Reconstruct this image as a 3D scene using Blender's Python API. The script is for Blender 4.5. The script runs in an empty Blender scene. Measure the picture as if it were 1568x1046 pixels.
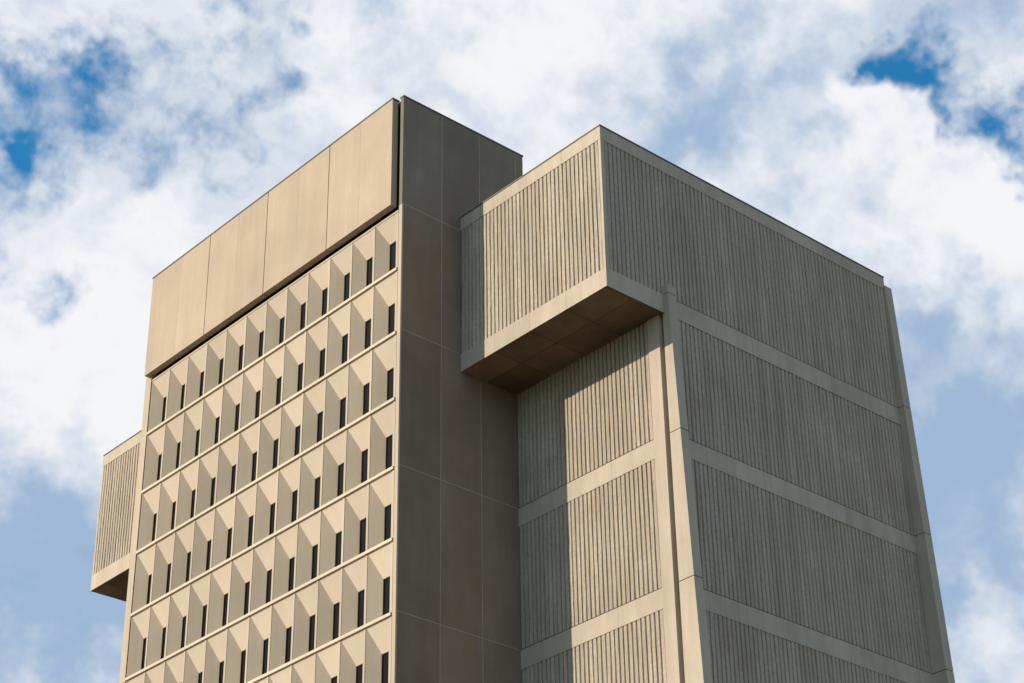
import bpy, math, random
from mathutils import Matrix, Vector
random.seed(4)
sc=bpy.context.scene
sc.view_settings.view_transform='Standard'; sc.view_settings.look='None'; sc.view_settings.exposure=0
GZ=-58.6

# ---------------------------------------------------------------- materials
def concrete(name,col,dark,streak=.35,fine=.25,bump=.25,rough=.9,blotch=.5,stain=None,sfreq=1.6,smax=.6,cell=None,cvar=.12):
    m=bpy.data.materials.new(name); m.use_nodes=True; nt=m.node_tree; N=nt.nodes; L=nt.links
    b=N['Principled BSDF']; b.inputs['Roughness'].default_value=rough
    b.inputs['Specular IOR Level'].default_value=.2
    tc=N.new('ShaderNodeTexCoord')
    def noise(scale,sx=(1,1,1),detail=4,rough=.6):
        mp=N.new('ShaderNodeMapping'); mp.inputs['Scale'].default_value=sx; L.new(tc.outputs['Object'],mp.inputs[0])
        n=N.new('ShaderNodeTexNoise'); n.inputs['Scale'].default_value=scale; n.inputs['Detail'].default_value=detail; n.inputs['Roughness'].default_value=rough
        L.new(mp.outputs[0],n.inputs['Vector']); return n.outputs[0]
    def mr(v,a,b_,c,d):
        r=N.new('ShaderNodeMapRange'); L.new(v,r.inputs[0])
        for i,x in enumerate((a,b_,c,d)): r.inputs[i+1].default_value=x
        return r.outputs[0]
    def mul(a,b_,op='MULTIPLY'):
        q=N.new('ShaderNodeMath'); q.operation=op
        for i,x in enumerate((a,b_)):
            if isinstance(x,float): q.inputs[i].default_value=x
            else: L.new(x,q.inputs[i])
        return q.outputs[0]
    big=mr(noise(.3,detail=3),.35,.68,1-.5*blotch,1.0)
    st=mr(noise(sfreq,(1,1,.06),3,.65),.35,.68,1-streak,1.0)
    fi=mr(noise(7,(1,1,.8),4,.75),.3,.75,1-fine,1.0+fine*.3)
    fac=mul(mul(big,st),fi)
    mx=N.new('ShaderNodeMix'); mx.data_type='RGBA'
    L.new(mr(fac,.30,1.0,0,1),mx.inputs[0]); mx.inputs[6].default_value=(*dark,1); mx.inputs[7].default_value=(*col,1)
    out=mx.outputs[2]
    if stain:
        m2=N.new('ShaderNodeMix'); m2.data_type='RGBA'
        L.new(mr(noise(.45,(1,1,.4),3),.46,.72,0,smax),m2.inputs[0]); L.new(out,m2.inputs[6]); m2.inputs[7].default_value=(*stain,1); out=m2.outputs[2]
    if cell:   # every cast panel came out of its mould a slightly different tone
        (off,size)=cell
        a=N.new('ShaderNodeVectorMath'); a.operation='ADD'; L.new(tc.outputs['Object'],a.inputs[0]); a.inputs[1].default_value=off
        s=N.new('ShaderNodeVectorMath'); s.operation='SNAP'; L.new(a.outputs[0],s.inputs[0]); s.inputs[1].default_value=size
        wn=N.new('ShaderNodeTexWhiteNoise'); L.new(s.outputs[0],wn.inputs[0])
        v=N.new('ShaderNodeHueSaturation'); v.inputs['Fac'].default_value=1; L.new(mr(wn.outputs[0],0,1,1-cvar,1+cvar*.5),v.inputs['Value']); L.new(out,v.inputs['Color']); out=v.outputs[0]
    L.new(out,b.inputs['Base Color'])
    bp=N.new('ShaderNodeBump'); bp.inputs['Strength'].default_value=bump; bp.inputs['Distance'].default_value=.05
    L.new(noise(6,(1,1,1),3,.7),bp.inputs['Height']); L.new(bp.outputs[0],b.inputs['Normal'])
    return m
def plain(name,col,rough=.6,spec=.3):
    m=bpy.data.materials.new(name); m.use_nodes=True; nt=m.node_tree; b=nt.nodes['Principled BSDF']
    n=nt.nodes.new('ShaderNodeTexNoise'); n.inputs['Scale'].default_value=1.3; n.inputs['Detail'].default_value=3
    tc=nt.nodes.new('ShaderNodeTexCoord'); nt.links.new(tc.outputs['Object'],n.inputs['Vector'])
    mx=nt.nodes.new('ShaderNodeMix'); mx.data_type='RGBA'; nt.links.new(n.outputs[0],mx.inputs[0])
    mx.inputs[6].default_value=(*[c*.65 for c in col],1); mx.inputs[7].default_value=(*[c*1.3 for c in col],1)
    nt.links.new(mx.outputs[2],b.inputs['Base Color']); b.inputs['Roughness'].default_value=rough; b.inputs['Specular IOR Level'].default_value=spec
    return m
CW=22.15/12
M_pre=concrete('precast_concrete',(.54,.435,.32),(.41,.325,.238),.25,.15,.12,blotch=.5,cell=((500,CW-.3,.0),(1000,CW,3.6)),cvar=.10)
M_hood=concrete('hood_concrete',(.63,.525,.40),(.50,.41,.308),.15,.12,.10,blotch=.35,cell=((500,CW-.3,.0),(1000,CW,3.6)),cvar=.08)  # lighter copy of the precast: sunlit brightness painted into the hood colour
M_fas=concrete('fascia_concrete',(.51,.402,.29),(.385,.302,.217),.30,.18,.1,blotch=.7,cell=((500,-.3,500),(1000,2.77,1000)),cvar=.10)
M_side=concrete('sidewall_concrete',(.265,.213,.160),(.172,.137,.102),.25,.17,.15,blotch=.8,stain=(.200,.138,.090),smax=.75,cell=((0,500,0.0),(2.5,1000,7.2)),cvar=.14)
M_band=concrete('band_concrete',(.54,.445,.34),(.37,.303,.232),.35,.18,.15,blotch=.6,cell=((.9,.0,500),(2.5,2.5,1000)),cvar=.10)
M_rib=concrete('ribbed_concrete',(.56,.458,.345),(.30,.245,.184),.4,.45,.6,blotch=.5,sfreq=2.5,stain=(.34,.25,.168),smax=.5)
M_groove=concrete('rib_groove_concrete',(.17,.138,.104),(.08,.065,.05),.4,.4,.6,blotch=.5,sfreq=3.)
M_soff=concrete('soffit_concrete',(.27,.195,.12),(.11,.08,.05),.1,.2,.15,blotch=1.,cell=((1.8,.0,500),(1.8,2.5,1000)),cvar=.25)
M_caulk=plain('joint_sealant_light',(.36,.32,.27),.8,.2)
M_dark=plain('joint_dark',(.05,.042,.035),.9,.1)
M_glass=plain('window_glass',(.006,.005,.005),.25,.08)
M_frame=plain('window_frame',(.014,.012,.010),.7,.15)
M_flash=plain('roof_flashing',(.07,.068,.065),.5,.4)
M_ground=plain('ground_mat',(.14,.118,.085),.95,.1)

# ---------------------------------------------------------------- mesh helpers
class MB:
    def __init__(s): s.v=[]; s.f=[]
    def quad(s,*p):
        i=len(s.v); s.v+= [tuple(q) for q in p]; s.f.append(tuple(range(i,i+len(p))))
    def hexa(s,p):
        i=len(s.v); s.v+=[tuple(q) for q in p]
        for f in ((0,3,2,1),(4,5,6,7),(0,1,5,4),(1,2,6,5),(2,3,7,6),(3,0,4,7)): s.f.append(tuple(i+k for k in f))
    def box(s,x0,x1,y0,y1,z0,z1):
        s.hexa([(x0,y0,z0),(x1,y0,z0),(x1,y1,z0),(x0,y1,z0),(x0,y0,z1),(x1,y0,z1),(x1,y1,z1),(x0,y1,z1)])
    def make(s,name,mat,parent):
        me=bpy.data.meshes.new(name); me.from_pydata(s.v,[],s.f); me.materials.append(mat); me.update()
        o=bpy.data.objects.new(name,me); sc.collection.objects.link(o); o.parent=parent; return o
tower=bpy.data.objects.new('concrete_office_tower',None); sc.collection.objects.link(tower)

ZT=6.58; YL=23.1; FH=3.6; PH=7.2; Y0=.30
# ---------------------------------------------------------------- window facade (x = 0)
pre=MB(); gl=MB(); fr=MB(); dk=MB(); hd=MB()
DEP=.52; SP=.54
for r in range(16):
    z0=-FH*r
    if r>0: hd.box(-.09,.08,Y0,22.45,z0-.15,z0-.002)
    else: pre.box(-.02,.30,Y0+.003,22.447,-.32,-.22)
    zt=z0-.15 if r else -.32
    zb=z0-FH
    for k in range(12):
        y0=Y0+k*CW; a=y0+.17; b=y0+1.825; c=y0+CW
        zh=z0-1.46; ga=a+.03; gb=b-SP
        pre.quad((0,y0,zt),(0,a,zt),(0,a,zb),(0,y0,zb))
        pre.quad((0,b,zt),(0,c,zt),(0,c,zb),(0,b,zb))
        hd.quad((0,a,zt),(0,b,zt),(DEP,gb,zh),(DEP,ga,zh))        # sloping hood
        pre.quad((0,b,zt),(0,b,zb+.012),(DEP,gb,zb+.05),(DEP,gb,zh))
        pre.quad((0,a,zt),(DEP,ga,zh),(DEP,ga,zb+.05),(0,a,zb+.012))
        pre.quad((0,a,zb+.012),(0,b,zb+.012),(DEP,gb,zb+.05),(DEP,ga,zb+.05))
        gl.quad((DEP+.002,a,zh),(DEP+.002,b,zh),(DEP+.002,b,zb),(DEP+.002,a,zb))
        for (p,q) in ((ga,ga+.05),(gb-.05,gb)):
            fr.box(DEP-.04,DEP,p,q,zb+.05,zh+.02)
        fr.box(DEP-.035,DEP,ga+.05,gb-.05,zb+.05,zb+.12); fr.box(DEP-.035,DEP,ga+.05,gb-.05,zh-.05,zh+.02)
        if k: dk.box(-.004,.01,y0-.018,y0+.018,zb+.003,zt-.003)
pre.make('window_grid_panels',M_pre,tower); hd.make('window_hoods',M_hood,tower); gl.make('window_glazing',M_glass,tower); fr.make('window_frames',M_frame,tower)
# ---------------------------------------------------------------- tower slab walls, core
sw=MB()
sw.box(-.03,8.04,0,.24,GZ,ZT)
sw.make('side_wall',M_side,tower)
ew=MB(); ew.box(-.034,.05,-.003,.235,GZ,-.02); ew.box(-.03,8.04,22.53,YL,GZ,ZT-.1); ew.make('wall_end_piers',M_pre,tower)
core=MB(); core.box(.85,8.0,.24,22.53,GZ,ZT-.3); core.box(.30,.86,.24,22.53,-.25,ZT-.15); core.make('tower_core',M_dark,tower)
fa=MB()
py=[.54,5.84,11.38,16.92,22.82]
for i in range(4):
    a=py[i]+(.03 if i else 0); b=py[i+1]-(.03 if i<3 else 0)
    fa.box(-.32,.04,a,b,.08,ZT)
fa.make('parapet_panels',M_fas,tower)
fl=MB(); fl.box(-.35,.1,.50,22.86,ZT+.003,ZT+.08); fl.box(-.06,8.09,-.03,.27,ZT+.003,ZT+.08); fl.box(8.0,8.09,.27,YL,ZT-.05,ZT+.08); fl.box(.1,8.0,.27,YL,ZT-.3,ZT-.02)
ca=MB()
for i in range(4):
    m=(py[i]+py[i+1])/2; ca.box(-.323,-.30,m-.012,m+.012,.085,ZT-.003)
for x in (2.5,5.0,7.5): ca.box(x-.016,x+.016,-.004,.02,GZ,ZT-.003)
for k in range(0,8): ca.box(-.03,8.03,-.005,.02,-PH*k-.018,-PH*k+.018)
# ---------------------------------------------------------------- east block
XD,XC,XF,YD,ZD,ZB=3.73,7.30,24.5,-10.19,.74,-8.19
YC=-9.87; YE=33.83; BH=.95
bd=MB(); rb=MB(); gv=MB()
def ribs(face,fixed,a0,a1,z0,z1):
    out=fixed+.015; inn=fixed+.075
    def P(t,d,z): return (d,t,z) if face=='x' else (t,d,z)
    n=max(1,round((a1-a0)/.275)); p=(a1-a0)/n
    for i in range(n):
        t=a0+i*p; g0=t+p*(.17+random.uniform(-.015,.015)); g1=t+p*(.83+random.uniform(-.015,.015)); s=p*.08
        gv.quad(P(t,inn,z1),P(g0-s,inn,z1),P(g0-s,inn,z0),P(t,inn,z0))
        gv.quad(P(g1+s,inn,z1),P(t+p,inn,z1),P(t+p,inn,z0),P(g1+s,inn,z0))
        # hammered rib face: irregular broken segments
        zc=z1; oo=out+random.uniform(0,.015)
        while zc>z0+.01:
            zn=max(z0,zc-random.uniform(.3,1.1))
            if zn-z0<.3: zn=z0
            o2=out+random.uniform(0,.02)
            rb.quad(P(g0-s,inn,zc),P(g0,oo,zc),P(g0,o2,zn),P(g0-s,inn,zn))
            rb.quad(P(g0,oo,zc),P(g1,oo,zc),P(g1,o2,zn),P(g0,o2,zn))
            rb.quad(P(g1,oo,zc),P(g1+s,inn,zc),P(g1+s,inn,zn),P(g1,o2,zn))
            zc=zn; oo=o2
# cantilevered upper storey
bd.box(XD,XF,YD,YE,0,ZD); bd.box(XD,XF,YD,YE,ZB+.004,-PH)
core2=MB(); core2.box(XD+.12,XF-.12,YD+.12,YE-.12,-PH,0); core2.box(XC+.12,XF-.12,YC+.15,YE-.5,GZ,ZB); core2.box(7.9,XF-.12,YD+.12,YC+.2,GZ,ZB)
core2.make('block_core',M_dark,tower)
bd.box(XD+.01,XD+.25,YD+.01,YD+.17,-PH,0)
ribs('x',XD,YD+.17,0,-PH,0); ribs('y',YD,XD+.25,XF-.1,-PH,0)
ribs('x',XD,YL,YE-.17,-PH,0); bd.box(XD+.01,XD+.25,YE-.17,YE-.01,-PH,0)
bd.box(XF-.1,XF-.01,YD+.01,YE,GZ,0)
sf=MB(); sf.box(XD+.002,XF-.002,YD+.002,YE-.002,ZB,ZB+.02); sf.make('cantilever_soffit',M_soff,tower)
# lower storeys
for k in range(1,8):
    zt=-PH*k; zb=zt-BH if k>1 else ZB
    if k>1:
        bd.box(XC,7.6,YC+.002,YE-.4,zb,zt); bd.box(7.76,XF,YD,YE-.4,zb,zt)
    z1=zb; z0=-PH*(k+1)
    ribs('x',XC,-9.14,0,z0,z1); ribs('y',YD,8.25,XF-.1,z0,z1)
bd.box(XC-.008,7.6,YC,-9.14,GZ,ZB)
bd.box(7.62,8.25,YD+.004,YC+.1,GZ,ZB)
# tapered corner fins, one piece per storey
def fin(x0,x1,ztop,pt,slope,yin):
    zs=[ztop]+[-PH*k for k in range(1,9) if -PH*k<ztop-.2]; zs[-1]=max(zs[-1],GZ)
    for a,b in zip(zs[:-1],zs[1:]):
        ya=YD-(pt+slope*(ztop-a)); yb=YD-(pt+slope*(ztop-b))
        b2=b+.04
        bd.hexa([(x0,yb,b2),(x1,yb,b2),(x1,yin,b2),(x0,yin,b2),(x0,ya,a),(x1,ya,a),(x1,yin,a),(x0,yin,a)])
        dk.box(x0+.03,x1-.03,yb+.03,yin-.02,b-.01,b+.05)
fin(7.42,7.94,-6.7,.26,.033,-10.05)
fin(24.42,24.97,.2,.08,.033,-9.75)
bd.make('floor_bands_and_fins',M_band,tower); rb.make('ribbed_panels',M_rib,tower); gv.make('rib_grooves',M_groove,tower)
for k in range(1,8):
    z=-PH*k
    if k>1: dk.box(XC-.003,7.5,YC+.2,-.0,z-.0,z+.035)
    dk.box(8.1,XF,YD-.003,YD+.1,z,z+.03)
    zt=z; zb=z-BH if k>1 else ZB
    x=10.9
    while x<XF-1: ca.box(x-.014,x+.014,YD-.004,YD+.01,zb,zt-.003); x+=2.5
    if k>1:
        for y in (-3.3,-6.4): ca.box(XC-.004,XC+.01,y-.014,y+.014,zb,zt-.003)
x=6.2
while x<XF-1: ca.box(x-.014,x+.014,YD-.004,YD+.01,.003,ZD-.003); x+=2.5
for y in (-2.5,-5,-7.5): ca.box(XD-.004,XD+.01,y-.014,y+.014,.003,ZD-.003); ca.box(XD-.004,XD+.01,y-.014,y+.014,ZB+.004,-PH-.003)
for y in (-2.5,-5,-7.5): dk.box(XD,XC,y-.012,y+.012,ZB-.004,ZB+.01)
dk.box(5.4,5.425,YD,0,ZB-.0045,ZB+.01)
dk.make('dark_joints',M_dark,tower); ca.make('sealant_joints',M_caulk,tower)
fl.box(XD-.03,XF+.03,YD-.03,YD+.3,ZD+.003,ZD+.07); fl.box(XD-.03,XD+.3,YD+.3,-.0,ZD+.003,ZD+.07); fl.box(XF-.3,XF+.03,YD+.3,YE,ZD+.003,ZD+.07); fl.box(XD-.03,XD+.3,YL,YE,ZD+.003,ZD+.07)
fl.make('roof_flashing',M_flash,tower)

# ---------------------------------------------------------------- ground
g=MB(); g.quad((-3000,-3000,GZ),(3000,-3000,GZ),(3000,3000,GZ),(-3000,3000,GZ)); g.make('ground',M_ground,None)

# ---------------------------------------------------------------- sun
to_sun=Vector((-1,.467,.48)).normalized()
sd=bpy.data.lights.new('sun','SUN'); sd.energy=5.0; sd.angle=math.radians(.5); sd.color=(1,.905,.765)
so=bpy.data.objects.new('sun',sd); sc.collection.objects.link(so); so.rotation_euler=(-to_sun).to_track_quat('-Z','Y').to_euler(); so.location=(-60,30,30)

# ---------------------------------------------------------------- sky
w=bpy.data.worlds.new('World'); sc.world=w; w.use_nodes=True; nt=w.node_tree; N=nt.nodes; L=nt.links; bg=N['Background']
w.cycles.sampling_method='MANUAL'; w.cycles.sample_map_resolution=256
bg.inputs[1].default_value=.1
tc=N.new('ShaderNodeTexCoord')
sky=N.new('ShaderNodeTexSky'); sky.sky_type='NISHITA'; sky.sun_disc=False; sky.sun_elevation=math.asin(to_sun.z); sky.sun_rotation=math.atan2(to_sun.x,to_sun.y); sky.ozone_density=3
def M(op,a,b=None,c=None):
    q=N.new('ShaderNodeMath'); q.operation=op
    for i,x in enumerate((a,b,c)):
        if x is None: continue
        if isinstance(x,(int,float)): q.inputs[i].default_value=x
        else: L.new(x,q.inputs[i])
    return q.outputs[0]
def MR(v,a,b,c,d):
    r=N.new('ShaderNodeMapRange'); r.interpolation_type='SMOOTHSTEP'; L.new(v,r.inputs[0])
    for i,x in enumerate((a,b,c,d)): r.inputs[i+1].default_value=x
    return r.outputs[0]
def noise(vec,scale,detail,rough,dist=0,off=(0,0,0)):
    mp=N.new('ShaderNodeMapping'); mp.inputs['Location'].default_value=off; L.new(vec,mp.inputs[0])
    n=N.new('ShaderNodeTexNoise'); n.inputs['Scale'].default_value=scale; n.inputs['Detail'].default_value=detail; n.inputs['Roughness'].default_value=rough; n.inputs['Distortion'].default_value=dist
    L.new(mp.outputs[0],n.inputs['Vector']); return n
nd=noise(tc.outputs['Generated'],34,3,.62)
sub=N.new('ShaderNodeVectorMath'); sub.operation='SUBTRACT'; L.new(nd.outputs[1],sub.inputs[0]); sub.inputs[1].default_value=(.5,.5,.5)
scl=N.new('ShaderNodeVectorMath'); scl.operation='SCALE'; L.new(sub.outputs[0],scl.inputs[0]); scl.inputs['Scale'].default_value=.07
add=N.new('ShaderNodeVectorMath'); add.operation='ADD'; L.new(tc.outputs['Generated'],add.inputs[0]); L.new(scl.outputs[0],add.inputs[1])
nrm=N.new('ShaderNodeVectorMath'); nrm.operation='NORMALIZE'; L.new(add.outputs[0],nrm.inputs[0])
def blobs(lst):
    tot=None
    for d,sig,amp in lst:
        v=Vector(d).normalized()
        dt=N.new('ShaderNodeVectorMath'); dt.operation='DOT_PRODUCT'; L.new(nrm.outputs[0],dt.inputs[0]); dt.inputs[1].default_value=v
        e=M('MULTIPLY',M('EXPONENT',M('MULTIPLY',M('SUBTRACT',dt.outputs['Value'],1.0),1/(sig*sig))),amp)
        tot=e if tot is None else M('ADD',tot,e)
    return tot
holes=blobs([((.3435,.7423,.6418),.030,.05),((.3774,.7179,.6343),.020,.11),((.3548,.7607,.6059),.024,.11),((.3958,.7246,.6051),.030,.10),
 ((.4461,.6824,.6015),.028,.12),((.4381,.6502,.6509),.020,.13),((.6831,.4551,.6202),.019,.31),((.73,.4411,.5851),.016,.26),((.3929,.7862,.5311),.018,.14),
 ((.652,.487,.622),.014,.10),((.41,.70,.64),.02,.07),((.37,.775,.565),.02,.10),
 ((.53,.5801,.6354),.05,-.12),((.4131,.7903,.5033),.04,-.10),((.6694,.4814,.6026),.016,-.10),((.7242,.4616,.5659),.022,-.10),((.6091,.5344,.6037),.045,-.10)])
shade=blobs([((.6091,.5344,.6037),.028,.22),((.7577,.5216,.4529),.055,.32),((.4413,.844,.4041),.045,.38),((.66,.42,.66),.03,.22),
 ((.53,.5801,.6354),.03,-.16),((.4131,.7903,.5033),.035,-.24),((.6694,.4814,.6026),.017,-.20),((.7242,.4616,.5659),.025,-.26)])
n1=noise(nrm.outputs[0],13,5,.55,.0,(3.1,1.7,.4)); n2=noise(tc.outputs['Generated'],34,5,.54,.0,(0,5,2)); n3=noise(nrm.outputs[0],11,4,.55,.0,(7,2,9))
den=M('SUBTRACT',M('ADD',M('MULTIPLY',n1.outputs[0],.45),M('MULTIPLY',n2.outputs[0],.55)),holes)
sep=N.new('ShaderNodeSeparateXYZ'); L.new(tc.outputs['Generated'],sep.inputs[0])
cov=M('MULTIPLY',MR(den,.19,.48,0,1),MR(sep.outputs['Y'],-.1,.35,.50,1))
sh=M('ADD',M('ADD',M('MULTIPLY',n3.outputs[0],.60),M('MULTIPLY',n2.outputs[0],.70)),shade)
shf=MR(sh,.50,1.0,0,1)
cc=N.new('ShaderNodeMix'); cc.data_type='RGBA'; L.new(shf,cc.inputs[0]); cc.inputs[6].default_value=(9.1,9.2,9.45,1); cc.inputs[7].default_value=(3.5,4.8,6.7,1)
tint=N.new('ShaderNodeMix'); tint.data_type='RGBA'; tint.blend_type='MULTIPLY'; tint.inputs[0].default_value=1; L.new(sky.outputs[0],tint.inputs[6]); tint.inputs[7].default_value=(.35,1.6,1.95,1)
fin_=N.new('ShaderNodeMix'); fin_.data_type='RGBA'; L.new(cov,fin_.inputs[0]); L.new(tint.outputs[2],fin_.inputs[6]); L.new(cc.outputs[2],fin_.inputs[7])
L.new(fin_.outputs[2],bg.inputs[0])

# ---------------------------------------------------------------- camera
cam=bpy.data.objects.new('camera',bpy.data.cameras.new('camera')); sc.collection.objects.link(cam); sc.camera=cam
R=Matrix(((.75024,-.66101,-.01433),(.3282,.39114,-.85982),(.57396,.64037,.51039)))
m=(R.transposed()@Matrix(((1,0,0),(0,-1,0),(0,0,-1)))).to_4x4(); m.translation=Vector((-51.163,-64.98,-56.998)); cam.matrix_world=m
cam.data.lens=71.47; cam.data.sensor_width=36; cam.data.clip_end=8000
